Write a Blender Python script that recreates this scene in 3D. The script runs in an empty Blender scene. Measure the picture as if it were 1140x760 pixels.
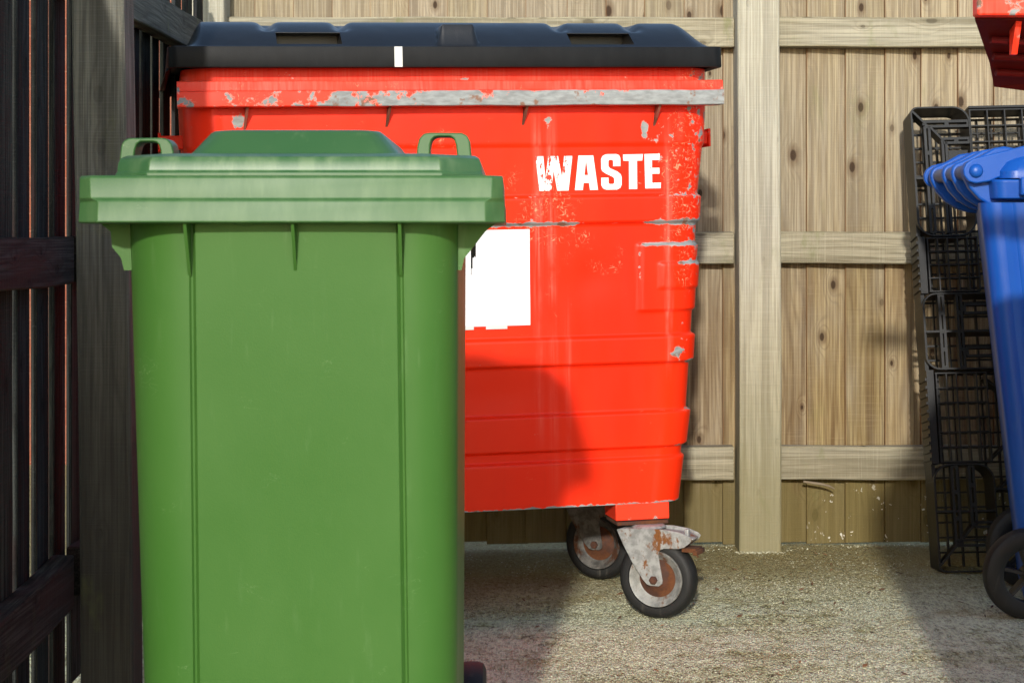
import bpy, bmesh, math, random
from mathutils import Vector, Matrix, noise as mnoise
from mathutils.geometry import tessellate_polygon
random.seed(7)
S = bpy.context.scene
COL = S.collection
R = math.radians

# ------------------------------------------------------------------ shader helpers
class NT:
    def __init__(s, name):
        s.mat = bpy.data.materials.new(name); s.mat.use_nodes = True
        s.t = s.mat.node_tree; s.t.nodes.clear()
        s.out = s.t.nodes.new('ShaderNodeOutputMaterial')
        s.co = s.nd('ShaderNodeTexCoord').outputs['Object']
    def nd(s, typ, ins=None, **props):
        n = s.t.nodes.new(typ)
        for k, v in props.items(): setattr(n, k, v)
        for k, v in (ins or {}).items(): s.put(n.inputs[k], v)
        return n
    def put(s, sock, v):
        if isinstance(v, bpy.types.NodeSocket): s.t.links.new(v, sock)
        elif v is not None:
            if isinstance(v, (tuple, list)) and len(v) == 3 and sock.type == 'RGBA': v = (*v, 1)
            sock.default_value = v
    def m(s, op, a, b=None, c=None, clamp=False):
        n = s.nd('ShaderNodeMath', operation=op); n.use_clamp = clamp
        s.put(n.inputs[0], a); s.put(n.inputs[1], b)
        if c is not None: s.put(n.inputs[2], c)
        return n.outputs[0]
    def step(s, x, lo, hi):
        n = s.nd('ShaderNodeMapRange', {'Value': x, 'From Min': lo, 'From Max': hi}, interpolation_type='SMOOTHSTEP')
        return n.outputs[0]
    def mix(s, f, a, b, mode='MIX'):
        n = s.nd('ShaderNodeMix', data_type='RGBA', blend_type=mode)
        s.put(n.inputs[0], f); s.put(n.inputs[6], a); s.put(n.inputs[7], b)
        return n.outputs[2]
    def scale(s, v, x, y, z):
        n = s.nd('ShaderNodeVectorMath', {0: v}, operation='MULTIPLY'); n.inputs[1].default_value = (x, y, z)
        return n.outputs[0]
    def vadd(s, a, b):
        n = s.nd('ShaderNodeVectorMath', {0: a}, operation='ADD'); s.put(n.inputs[1], b)
        return n.outputs[0]
    def noise(s, v, sc, det=3, ro=.55, dist=0):
        return s.nd('ShaderNodeTexNoise', {'Vector': v, 'Scale': sc, 'Detail': det, 'Roughness': ro, 'Distortion': dist}).outputs[0]
    def vor(s, v, sc, feat='F1', out='Distance'):
        return s.nd('ShaderNodeTexVoronoi', {'Vector': v, 'Scale': sc}, feature=feat).outputs[out]
    def attr(s, name): return s.nd('ShaderNodeAttribute', attribute_name=name).outputs['Fac']
    def sep(s, v): return s.nd('ShaderNodeSeparateXYZ', {0: v}).outputs
    def comb(s, x, y, z): return s.nd('ShaderNodeCombineXYZ', {0: x, 1: y, 2: z}).outputs[0]
    def rnd(s): return s.nd('ShaderNodeNewGeometry').outputs['Random Per Island']
    def bump(s, h, st, dist=.002):
        return s.nd('ShaderNodeBump', {'Height': h, 'Strength': st, 'Distance': dist}).outputs[0]
    def done(s, col, rough=.5, nrm=None, metal=0, spec=.5, coat=0):
        b = s.nd('ShaderNodeBsdfPrincipled', {'Base Color': col, 'Roughness': rough, 'Metallic': metal,
                 'Specular IOR Level': spec, 'Coat Weight': coat, 'Coat Roughness': .15})
        if nrm is not None: s.put(b.inputs['Normal'], nrm)
        s.t.links.new(b.outputs[0], s.out.inputs[0])
        return s.mat

def wood(name, axis, light, mid, dark, grey=None, greyz=None, lowz=None, lowcol=None, moss=.3, knots=1., specks=0., rough=.8, blotch=None, ring=1., spec=.2):
    n = NT(name); x, y, z = n.sep(n.co); r = n.rnd()
    p, q, g = {'z': (x, y, z), 'x': (z, y, x), 'y': (z, x, y), 'zy': (y, x, z)}[axis]
    off = n.m('MULTIPLY', r, 41.)
    p2 = n.m('ADD', p, off); g2 = n.m('ADD', g, n.m('MULTIPLY', r, 17.))
    V = n.comb(p2, q, g2)
    kv = n.comb(n.m('MULTIPLY', p2, 10.), n.m('MULTIPLY', g2, 5.5), 0.)
    kvn = n.nd('ShaderNodeTexVoronoi', {'Vector': kv, 'Scale': 1.}, voronoi_dimensions='2D'); kd = n.m('DIVIDE', kvn.outputs['Distance'], n.m('MULTIPLY_ADD', n.sep(kvn.outputs['Color'])[2], 1.1, .35))
    kgate = n.step(kvn.outputs['Color'], .5, .56)
    kn = n.m('MULTIPLY', n.step(kd, .085, .05), kgate); kin = n.m('MULTIPLY', n.step(kd, .5, .05), kgate)
    halo = n.m('MULTIPLY', n.step(kd, .2, .08), kgate)
    wob = n.noise(n.scale(V, 7, 7, 1.1), 1., 2)
    ph = n.m('ADD', n.m('MULTIPLY', p2, 260.), n.m('MULTIPLY', wob, 55.))
    ph = n.m('ADD', ph, n.m('MULTIPLY', n.m('MULTIPLY', kin, kin), 14. * min(1., knots * 1.2)))
    rg = n.m('MULTIPLY_ADD', n.m('SINE', ph), .5, .5)
    rg = n.m('POWER', rg, 3.)
    st = n.noise(n.scale(V, 190, 190, 3.2), 1., 5, .6)
    st2 = n.noise(n.scale(V, 30, 30, .9), 1., 3)
    saw = n.noise(n.scale(V, 5, 5, 330), 1., 2)
    big = n.noise(n.vadd(n.scale(V, 6, 6, 2.), (3, 1, 7)), 1., 4)
    c = n.mix(n.step(st, .41, .6), mid, light)
    c = n.mix(n.m('MULTIPLY', n.step(st2, .46, .66), .6), c, dark)
    c = n.mix(n.m('MULTIPLY', rg, .38 * ring), c, dark)
    tone = n.m('MULTIPLY_ADD', r, .5, .74)
    c = n.mix(1., c, n.comb(tone, n.m('MULTIPLY_ADD', r, .48, .735), n.m('MULTIPLY', n.m('MULTIPLY_ADD', r, .45, .74), n.m('MULTIPLY_ADD', n.m('FRACT', n.m('MULTIPLY', r, 7.3)), .34, .74))), 'MULTIPLY')
    c = n.mix(n.m('MULTIPLY', n.step(saw, .55, .72), .22), c, (light[0] * 1.25, light[1] * 1.25, light[2] * 1.22))
    c = n.mix(n.m('MULTIPLY', n.step(saw, .42, .3), .18), c, dark)
    c = n.mix(n.m('MULTIPLY', n.step(n.noise(n.scale(V, 330, 330, 5), 1., 3), .5, .66), .5), c, dark)
    if grey:
        f = n.m('ADD', n.step(big, .35, .75), n.step(z, *greyz), clamp=True) if greyz else n.step(big, .3, .75)
        c = n.mix(n.m('MULTIPLY', f, .5), c, n.mix(n.step(st, .4, .62), (grey[0] * .72, grey[1] * .7, grey[2] * .68), (grey[0] * 1.12, grey[1] * 1.12, grey[2] * 1.12)))
    if blotch: c = n.mix(n.m('MULTIPLY', n.step(n.noise(n.vadd(n.scale(V, 14, 14, 2.5), (9, 2, 4)), 1., 5), .52, .62), .7), c, blotch)
    c = n.mix(n.m('MULTIPLY', halo, .5 * knots), c, dark)
    c = n.mix(n.m('MULTIPLY', kn, .85 * knots), c, (dark[0] * .3, dark[1] * .26, dark[2] * .25))
    c = n.mix(n.m('MULTIPLY', n.attr('edge'), .8), c, (.17, .075, .025))
    if lowz:
        lf = n.step(n.m('ADD', z, n.m('MULTIPLY_ADD', n.noise(n.scale(V, 20, 5, 6), 1., 4), .25, -.12)), lowz[1], lowz[0])
        c = n.mix(n.m('MULTIPLY', lf, .8), c, lowcol)
    mo = n.step(n.noise(n.scale(n.co, 9, 9, 4), 1., 6, .65), .58, .74)
    c = n.mix(n.m('MULTIPLY', mo, moss), c, (.13, .15, .045))
    if specks:
        wv = n.vadd(n.co, n.scale(n.nd('ShaderNodeTexNoise', {'Vector': n.co, 'Scale': 70., 'Detail': 3.}).outputs['Color'], .02, .02, .028))
        sp = n.m('LESS_THAN', n.vor(wv, 60.), n.m('MULTIPLY', n.step(n.noise(n.co, 13., 3), .42, .75), .36))
        sp = n.m('MULTIPLY', n.m('MULTIPLY', sp, n.step(z, .27, .1)), n.step(x, .85, 1.))
        c = n.mix(n.m('MULTIPLY', sp, specks), c, (.62, .6, .52))
    h = n.m('ADD', n.m('MULTIPLY', st, .8), n.m('SUBTRACT', n.m('MULTIPLY', n.step(saw, .3, .8), .35), n.m('MULTIPLY', rg, .35)))
    h = n.m('SUBTRACT', h, n.m('MULTIPLY', kn, .8))
    return n.done(c, rough, n.bump(h, .8, .0018), spec=spec)

def paint(name, base=(.84, .02, .002), chip=1., ch=46.):
    n = NT(name); co = n.co
    wear, scr, stk = n.attr('wear'), n.attr('scratch'), n.attr('streak')
    n1 = n.noise(n.scale(co, ch, ch, ch * 1.1), 1., 7, .6); n2 = n.noise(co, 9., 4)
    v = n.m('MULTIPLY_ADD', wear, .55 * chip, n.m('MULTIPLY_ADD', n2, .16, n.m('SUBTRACT', n1, .88)))
    chipm = n.step(v, .0, .018); edge = n.step(v, -.035, .0)
    def line(sc, o, w):
        q = n.noise(n.vadd(n.scale(co, sc[0], 20, sc[1]), o), 1., 1, .4, .9)
        return n.step(n.m('ABSOLUTE', n.m('SUBTRACT', q, .5)), w, w * .35)
    gate = n.noise(n.vadd(co, (4, 2, 9)), 13., 4)
    ls = n.m('MAXIMUM', n.m('MAXIMUM', line((34, 13), (0, 0, 0), .010), line((12, 38), (5, 3, 1), .010)), line((55, 45), (2, 8, 4), .016))
    sm = n.m('MULTIPLY', ls, n.step(n.m('ADD', gate, n.m('MULTIPLY', scr, .36)), .70, .84))
    tone = n.noise(n.scale(co, 3, 3, 1.2), 1., 4)
    c = n.mix(n.step(tone, .3, .75), base, (base[0] * 1.08, base[1] * 1.5, base[2] * 1.5))
    grime_shade = n.noise(n.scale(co, 28, 28, 2.2), 1., 4)
    c = n.mix(n.m('MULTIPLY', n.step(grime_shade, .58, .8), .22), c, (base[0] * .62, base[1] * .8, base[2] * 1.4))
    vs = n.noise(n.scale(co, 160, 60, 3), 1., 4)
    c = n.mix(n.m('MULTIPLY', stk, n.m('MULTIPLY', n.step(vs, .3, .65), n.step(n.noise(n.scale(co, 20, 20, 9), 1., 4), .25, .65))), c, (.84, .22, .16))
    c = n.mix(n.m('MULTIPLY', n.m('MULTIPLY', sm, n.step(n.noise(co, 110., 3), .4, .62)), .7), c, (.86, .36, .2))
    c = n.mix(n.m('MULTIPLY', edge, .55), c, (.68, .32, .25))
    gm = n.mix(n.step(n.noise(n.scale(co, 30, 60, 90), 1., 5), .3, .7), (.2, .205, .2), (.31, .325, .315))
    gm = n.mix(n.m('MULTIPLY', n.step(n.noise(co, 24., 4), .58, .66), .8), gm, (.2, .075, .03))
    c = n.mix(chipm, c, gm)
    hh = n.m('ADD', n.m('MULTIPLY', n.noise(n.scale(co, 6, 6, 3), 1., 2), 3.), n.m('MULTIPLY', chipm, -.25))
    ro = n.m('MULTIPLY_ADD', n.m('MAXIMUM', chipm, sm), .3, n.m('MULTIPLY_ADD', grime_shade, .25, .3))
    return n.done(c, ro, n.bump(hh, .35, .003), spec=.22)

def plastic(name, c1, c2, rough=.38, scuff=(.5, .6, .45), sc=.35, bumpy=.15, coat=0, spec=.4):
    n = NT(name); co = n.co
    t = n.noise(n.scale(co, 4, 4, 2.4), 1., 4)
    c = n.mix(n.step(t, .3, .72), c1, c2)
    v = n.m('MULTIPLY', n.step(n.noise(n.scale(co, 60, 60, 7), 1., 5), .56, .8), n.step(n.noise(co, 7., 3), .4, .7))
    c = n.mix(n.m('MULTIPLY', v, sc), c, scuff)
    q = n.noise(n.scale(co, 24, 24, 60), 1., 3, .5, .8)
    ln = n.m('MULTIPLY', n.step(n.m('ABSOLUTE', n.m('SUBTRACT', q, .5)), .006, .002), n.step(n.noise(n.vadd(co, (3, 3, 3)), 16., 3), .58, .72))
    c = n.mix(n.m('MULTIPLY', ln, sc * 1.1), c, scuff)
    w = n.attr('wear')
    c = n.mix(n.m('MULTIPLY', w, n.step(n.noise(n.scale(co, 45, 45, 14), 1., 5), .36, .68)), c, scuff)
    h = n.m('ADD', n.noise(co, 420., 2), n.m('MULTIPLY', n.noise(co, 9., 2), 5.))
    return n.done(c, n.m('MULTIPLY_ADD', t, .22, rough - .1), n.bump(h, bumpy, .0015), spec=spec, coat=coat)

def rusty(name, c1, c2, rust, lo, hi, rough=.5, metal=.0, sc=18.):
    n = NT(name); co = n.co
    c = n.mix(n.step(n.noise(co, 48., 6, .65), .36, .62), c1, c2)
    rr = n.noise(n.vadd(n.scale(co, 1, 1, .7), (2, 2, 5)), sc, 6, .65)
    f = n.step(n.m('MULTIPLY_ADD', n.attr('wear'), .4, rr), lo, hi)
    c = n.mix(f, c, n.mix(n.noise(co, 160., 4), rust, (rust[0] * .45, rust[1] * .35, rust[2] * .3)))
    return n.done(c, n.m('MULTIPLY_ADD', f, .4, rough), n.bump(n.noise(co, 220., 4), .3, .001), metal=metal)

# ------------------------------------------------------------------ mesh helpers
def box(bm, x0, x1, y0, y1, z0, z1):
    v = [bm.verts.new(c) for c in ((x0,y0,z0),(x1,y0,z0),(x1,y1,z0),(x0,y1,z0),(x0,y0,z1),(x1,y0,z1),(x1,y1,z1),(x0,y1,z1))]
    for f in ((0,3,2,1),(4,5,6,7),(0,1,5,4),(1,2,6,5),(2,3,7,6),(3,0,4,7)): bm.faces.new([v[i] for i in f])
    return v

def loft(bm, rings, cap0=True, cap1=True):
    vs = [[bm.verts.new(p) for p in r] for r in rings]
    k = len(vs[0])
    for a, b in zip(vs, vs[1:]):
        for i in range(k):
            j = (i + 1) % k
            bm.faces.new((a[i], a[j], b[j], b[i]))
    if cap0: bm.faces.new(vs[0][::-1])
    if cap1: bm.faces.new(vs[-1])
    return vs

def rring(x0, x1, y0, y1, r, z, n=6):
    """rounded (or with n=1 chamfered) rectangle, counter-clockwise from the front left"""
    o = []
    rs = r if isinstance(r, (tuple, list)) else (r,) * 4
    for (cx, cy, a, rr) in ((x0, y0, 180, rs[0]), (x1, y0, 270, rs[1]), (x1, y1, 0, rs[2]), (x0, y1, 90, rs[3])):
        px = cx + rr if cx == x0 else cx - rr; py = cy + rr if cy == y0 else cy - rr
        for i in range(n + 1):
            t = R(a + 90 * i / n); o.append((px + rr * math.cos(t), py + rr * math.sin(t), z))
    return o

def prism(bm, poly, fn, t0, t1):
    """extrude a 2-D polygon; fn(a, b, t) -> xyz"""
    a = [bm.verts.new(fn(p[0], p[1], t0)) for p in poly]; b = [bm.verts.new(fn(p[0], p[1], t1)) for p in poly]
    n = len(poly)
    bm.faces.new(a); bm.faces.new(b[::-1])
    for i in range(n): bm.faces.new((a[i], b[i], b[(i + 1) % n], a[(i + 1) % n]))

def tube(bm, pts, r, n=10, caps=True):
    rings = []
    for i, p in enumerate(pts):
        p = Vector(p); d = (Vector(pts[min(i + 1, len(pts) - 1)]) - Vector(pts[max(i - 1, 0)])).normalized()
        u = d.cross(Vector((0, 0, 1))); u = u.normalized() if u.length > .1 else d.cross(Vector((1, 0, 0))).normalized()
        w = d.cross(u); rr = r[i] if isinstance(r, list) else r
        rings.append([p + (u * math.cos(2 * math.pi * k / n) + w * math.sin(2 * math.pi * k / n)) * rr for k in range(n)])
    loft(bm, rings, caps, caps)

def lathe(bm, prof, n=40, closed=False):
    """revolve (radius, y) about the y axis"""
    vs = [[bm.verts.new((r * math.cos(2 * math.pi * k / n), y, r * math.sin(2 * math.pi * k / n))) for k in range(n)] for r, y in prof]
    pr = list(zip(vs, vs[1:])) + ([(vs[-1], vs[0])] if closed else [])
    for a, b in pr:
        for i in range(n): bm.faces.new((a[i], a[(i + 1) % n], b[(i + 1) % n], b[i]))
    if not closed:
        for e in (0, -1):
            if prof[e][0] > 1e-5: bm.faces.new(vs[e])

def obj(name, bm, mat, parent=None, bevel=0, seg=2, smooth=None, attrs=None, loc=None):
    bmesh.ops.recalc_face_normals(bm, faces=bm.faces)
    me = bpy.data.meshes.new(name); bm.to_mesh(me); bm.free()
    o = bpy.data.objects.new(name, me); COL.objects.link(o)
    me.materials.append(mat)
    if parent: o.parent = parent
    if loc: o.location = loc
    for an, f in (attrs or {}).items():
        at = me.attributes.new(an, 'FLOAT', 'POINT')
        at.data.foreach_set('value', [max(0., min(1., f(v.co))) for v in me.vertices])
    if bevel:
        b = o.modifiers.new('bevel', 'BEVEL'); b.width = bevel; b.segments = seg; b.limit_method = 'ANGLE'; b.angle_limit = R(28)
        if smooth is None: smooth = 40
    if smooth:
        me.shade_smooth(); me.set_sharp_from_angle(angle=R(smooth))
    return o

def thing(name, label, cat, loc=(0, 0, 0), rot=(0, 0, 0), group=None):
    o = bpy.data.objects.new(name, None); COL.objects.link(o); o.empty_display_size = .1
    o.location = loc; o.rotation_euler = rot; o['label'] = label; o['category'] = cat
    if group: o['group'] = group
    return o

def tag(o, label, cat, group=None, kind=None):
    o['label'] = label; o['category'] = cat
    if group: o['group'] = group
    if kind: o['kind'] = kind

def B(): return bmesh.new()
def sst(a, b, x):
    t = max(0., min(1., (x - a) / (b - a))); return t * t * (3 - 2 * t)
def win(x, a, b, s): return sst(a - s, a + s, x) * (1 - sst(b - s, b + s, x))
def gs(x, c, s): return math.exp(-((x - c) / s) ** 2)

# ------------------------------------------------------------------ materials
M = {}
M['board'] = wood('fence_board_wood', 'z', (.335, .26, .158), (.235, .168, .092), (.095, .052, .025), grey=(.33, .3, .23), greyz=(.7, 1.15),
                  lowz=(.16, .36), lowcol=(.115, .092, .03), moss=.25, specks=.9)
M['rail'] = wood('fence_rail_wood', 'x', (.39, .355, .265), (.295, .265, .19), (.13, .11, .068), grey=(.35, .335, .27), moss=.6, knots=.6)
M['post'] = wood('fence_post_wood', 'z', (.46, .43, .34), (.37, .345, .265), (.18, .155, .11), grey=(.42, .405, .34), greyz=(.6, 1.2),
                 lowz=(.08, .75), lowcol=(.19, .17, .085), moss=.35, knots=.15, ring=.5)
M['dboard'] = wood('dark_board_wood', 'zy', (.05, .054, .056), (.02, .0215, .023), (.007, .0065, .0075), moss=.06, knots=.4, blotch=(.032, .018, .017), spec=.06)
M['drail'] = wood('dark_rail_wood', 'y', (.062, .054, .055), (.032, .028, .029), (.012, .01, .011), moss=.1, knots=.4, blotch=(.045, .025, .024), spec=.06)
M['grail'] = wood('grey_rail_wood', 'y', (.15, .145, .125), (.095, .09, .078), (.035, .033, .03), moss=.5, knots=.4)
M['dpost'] = wood('grey_post_wood', 'z', (.19, .182, .155), (.125, .12, .102), (.045, .042, .036), grey=(.16, .158, .14), moss=.3, knots=.25, lowz=(.3, 1.25), lowcol=(.03, .028, .024), spec=.08)
M['red'] = paint('red_chipped_paint')
M['redlow'] = paint('red_faded_paint', (.8, .034, .012), ch=26.)
M['green'] = plastic('green_plastic', (.039, .116, .018), (.05, .13, .024), .45, (.16, .25, .11), .5, .08, spec=.22)
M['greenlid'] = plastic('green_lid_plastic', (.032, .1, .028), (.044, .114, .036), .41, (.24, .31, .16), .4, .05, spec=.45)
M['greenrim'] = plastic('green_rim_plastic', (.032, .1, .024), (.044, .114, .032), .46, (.2, .28, .13), .4, .05, spec=.4)
M['lid'] = plastic('black_lid_plastic', (.006, .0065, .0075), (.01, .011, .013), .34, (.04, .04, .042), .3, .25)
M['skirt'] = plastic('black_skirt_plastic', (.004, .0043, .005), (.008, .0085, .0095), .5, (.03, .03, .032), .35, .25, spec=.16)
M['redshade'] = plastic('red_painted_shade', (.075, .006, .007), (.11, .008, .008), .55, (.12, .03, .03), .3, .25, spec=.12)  # shade under the hopper put into its red as a darker colour
M['pallet'] = plastic('black_pallet_plastic', (.007, .0075, .008), (.012, .0125, .0135), .42, (.06, .065, .065), .35, spec=.22)
M['blue'] = plastic('blue_plastic', (.004, .066, .33), (.006, .082, .38), .36, (.12, .2, .34), .22)
M['bluepin'] = plastic('scuffed_blue_plastic', (.12, .14, .2), (.05, .08, .2), .4, (.4, .42, .45), .5)
M['rubber'] = plastic('black_rubber', (.006, .006, .006), (.012, .0115, .011), .6, (.2, .18, .15), .5, .4)
M['blackp'] = plastic('black_hub_plastic', (.012, .012, .013), (.02, .02, .022), .5, (.1, .1, .1), .3)
M['galv'] = rusty('galvanised_steel', (.21, .21, .2), (.35, .35, .335), (.25, .1, .025), .55, .63, .5, .2, 26.)
M['rim'] = rusty('worn_wheel_rim', (.17, .17, .158), (.28, .28, .26), (.16, .065, .025), .52, .66, .55, .15, 30.)
M['grime_shade'] = rusty('steel_painted_shade', (.05, .048, .044), (.12, .115, .105), (.1, .04, .016), .5, .64, .6, .1, 26.)  # darker copy of the galvanised steel; shade painted in for the rear casters
M['rust'] = rusty('rust', (.085, .028, .012), (.05, .018, .009), (.15, .055, .018), .48, .6, .8)
M['gus'] = rusty('rusty_gusset', (.3, .05, .03), (.2, .08, .05), (.16, .06, .03), .4, .6, .7)

n = NT('white_paper')
M['paper'] = n.done(n.mix(n.step(n.noise(n.co, 6., 3), .3, .7), (.8, .8, .8), (.72, .72, .74)), .45)
n = NT('white_tape'); M['tape'] = n.done(n.mix(n.noise(n.co, 50., 3), (.7, .69, .66), (.55, .54, .5)), .5)

n = NT('worn_white_lettering'); x, y, z = n.sep(n.co); w = n.m('MULTIPLY_ADD', n.step(x, .315, .295), .2, n.m('MULTIPLY_ADD', n.step(x, .5, .54), .1, 0.))
q = n.noise(n.scale(n.co, 130, 10, 26), 1., 5, .6); q2 = n.noise(n.co, 90., 5, .6)
f = n.m('ADD', w, n.m('MULTIPLY_ADD', q, 1.1, n.m('MULTIPLY_ADD', q2, .8, -.95)))
f = n.step(f, .27, .29)
M['letter'] = n.done(n.mix(f, (.82, .81, .79), (.66, .035, .012)), .4)

n = NT('concrete'); co = n.co; x, y, z = n.sep(co)
cs = n.scale(co, 1, .4, 1)
pat = n.noise(n.scale(co, 2.2, 3.2, 1), 1., 6, .6); fine = n.noise(cs, 95., 5, .7); mid = n.noise(co, 17., 5, .65)
vor = n.vor(cs, 190.); vor2 = n.vor(n.vadd(cs, (3.3, 1.7, 0)), 80.)
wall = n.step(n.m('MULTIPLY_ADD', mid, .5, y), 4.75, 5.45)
c = n.mix(n.step(mid, .3, .7), (.32, .285, .125), (.58, .55, .33))
c = n.mix(n.step(fine, .4, .64), c, (.78, .78, .45))
c = n.mix(n.m('MULTIPLY', n.step(n.noise(n.vadd(cs, (5, 1, 3)), 120., 4, .7), .52, .64), .85), c, (.11, .09, .045))
pm = n.m('MULTIPLY', n.step(n.m('MULTIPLY_ADD', mid, .5, pat), .6, .82), n.m('SUBTRACT', 1., n.m('MULTIPLY', wall, .8)))
c = n.mix(n.m('MULTIPLY', pm, n.m('MULTIPLY_ADD', n.step(fine, .36, .6), .7, .15)), c, (.9, .91, .63))
sp = n.m('MULTIPLY', n.step(vor, .3, .2), n.step(n.m('MULTIPLY_ADD', pm, .35, n.noise(n.vadd(co, (7, 7, 7)), 60., 3)), .52, .66))
c = n.mix(n.m('MULTIPLY', sp, .85), c, (.95, .94, .74))
sp2 = n.m('MULTIPLY', n.step(vor2, .22, .1), n.step(n.noise(co, 23., 2), .5, .6))
c = n.mix(n.m('MULTIPLY', sp2, .6), c, (.13, .1, .06))
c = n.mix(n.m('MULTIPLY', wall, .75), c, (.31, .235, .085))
och = n.step(n.noise(n.vadd(co, (1, 9, 0)), 4.5, 4), .55, .72)
c = n.mix(n.m('MULTIPLY', och, .55), c, (.38, .29, .1))
h = n.m('ADD', n.m('MULTIPLY', fine, 1.), n.m('SUBTRACT', n.m('MULTIPLY', mid, 1.2), n.m('MULTIPLY', vor, .8)))
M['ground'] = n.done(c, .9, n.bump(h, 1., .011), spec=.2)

n = NT('grit'); r = n.rnd()
M['grit'] = n.done(n.mix(n.step(r, .1, .95), (.3, .27, .16), (.66, .65, .47)), .85)
n = NT('dry_litter'); r = n.rnd()
M['litter'] = n.done(n.mix(r, (.05, .03, .018), (.22, .1, .04)), .8)
n = NT('twig_bark'); M['twig'] = n.done(n.mix(n.noise(n.scale(n.co, 30, 200, 200), 1., 4), (.1, .07, .04), (.3, .24, .16)), .85)
n = NT('orange_brick'); x, y, z = n.sep(n.co)
bt = n.nd('ShaderNodeTexBrick', {'Vector': n.comb(x, z, 0.), 'Color1': (.27, .07, .03, 1), 'Color2': (.19, .05, .025, 1), 'Mortar': (.4, .2, .12, 1), 'Scale': 4.4,
      'Mortar Size': .006, 'Brick Width': .98, 'Row Height': .33})
M['brick'] = n.done(n.mix(n.step(n.noise(n.co, 14., 5), .42, .62), bt.outputs[0], (.25, .09, .05)), .85, n.bump(bt.outputs[1], -.5, .004))

# ------------------------------------------------------------------ ground
def gz(X, Y):
    c = max(-.95, min(.7, X)); s = .0195 * (c + .128)
    return s if Y < 6.5 else s * max(0, 1 - (Y - 6.5) / 4)
bm = B()
xs = [-90, -40, -15, -6, -3.5] + [-2.2 + i * .0225 for i in range(200)] + [2.5, 4, 8, 18, 45, 90]
ys = [-90, -40, -15, -5, -1.5, 0, 1, 1.6] + [2.0 + i * .021 for i in range(176)] + [5.75, 6.4, 8, 11, 18, 45, 90]
rr = random.Random(3)
grid = [[bm.verts.new((x, y, gz(x, y) + (rr.uniform(-1, 1) * .0012 + .002 * math.sin(x * 9 + y * 4) * math.sin(y * 7 - x * 3) if -2.2 <= x <= 2.3 and 2 <= y <= 5.7 else 0))) for x in xs] for y in ys]
for j in range(len(ys) - 1):
    for i in range(len(xs) - 1): bm.faces.new((grid[j][i], grid[j][i + 1], grid[j + 1][i + 1], grid[j + 1][i]))
g = obj('ground', bm, M['ground'], smooth=180); tag(g, 'rough weathered concrete yard with pale gritty patches', 'ground', kind='structure')

bm = B(); rr = random.Random(11)
def blob(bm, X, Y, s, rr, flat=.7):
    z = gz(X, Y)
    pts = [(1,0,0),(-1,0,0),(0,1,0),(0,-1,0),(0,0,1),(0,0,-1)]
    a = rr.uniform(0, 6.28); ca, sa = math.cos(a), math.sin(a)
    vs = []
    for p in pts:
        q = [c * s * rr.uniform(.6, 1.25) for c in p]
        vs.append(bm.verts.new((X + q[0] * ca - q[1] * sa, Y + q[0] * sa + q[1] * ca, z + q[2] * flat + s * .25)))
    for f in ((0,2,4),(2,1,4),(1,3,4),(3,0,4),(2,0,5),(1,2,5),(3,1,5),(0,3,5)): bm.faces.new([vs[i] for i in f])
cnt = 0
while cnt < 30000:
    Y = 3.35 + 2.1 * rr.random() ** 1.25; X = rr.uniform(-.32, min(1.6, .3 * Y + .1))
    dens = .5 + .9 * mnoise.noise(Vector((X * 2.2, Y * 3., .3))) + .5 * mnoise.noise(Vector((X * 9, Y * 9, 2.)))
    if rr.random() > max(.08, dens) * (1. if Y < 4.9 else .45): continue
    blob(bm, X, Y, rr.choice((.0012, .0015, .0018, .0022, .0026, .0032)), rr, .42); cnt += 1
for i in range(500):
    X = rr.uniform(.6, 1.5); blob(bm, X, 5.445 + rr.uniform(-.02, .02) + .012 * math.sin(X * 23), rr.choice((.0012, .0018, .0025)), rr)
for i in range(260):
    X = rr.gauss(.735, .07); Y = 5.335 - abs(rr.gauss(0, .02)) if .66 < X < .81 else 5.40 + rr.uniform(-.05, .04)
    blob(bm, X, Y, rr.choice((.0015, .002, .003)) * (.5 + rr.random()), rr, .6)
g = obj('grit', bm, M['grit']); tag(g, 'pale loose grit strewn over the concrete yard', 'grit', kind='stuff')
bm = B()
for i in range(46):
    Y = rr.uniform(3.8, 5.4); X = rr.uniform(0, 1.3); a = rr.uniform(0, 3.14); l = rr.uniform(.004, .013); w = l * rr.uniform(.15, .5); z = gz(X, Y) + .003
    ca, sa = math.cos(a), math.sin(a)
    p = [(-l, 0, 0), (0, w, .002), (l, 0, .003), (0, -w, .001)]
    t = [bm.verts.new((X + q[0] * ca - q[1] * sa, Y + q[0] * sa + q[1] * ca, z + q[2] + .002)) for q in p]
    b = [bm.verts.new((v.co.x, v.co.y, v.co.z - .0015)) for v in t]
    bm.faces.new(t); bm.faces.new(b[::-1])
    for k in range(4): bm.faces.new((t[k], b[k], b[(k + 1) % 4], t[(k + 1) % 4]))
g = obj('leaf_litter', bm, M['litter']); tag(g, 'small brown leaf scraps and twigs lying on the concrete', 'litter', kind='stuff')

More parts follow.
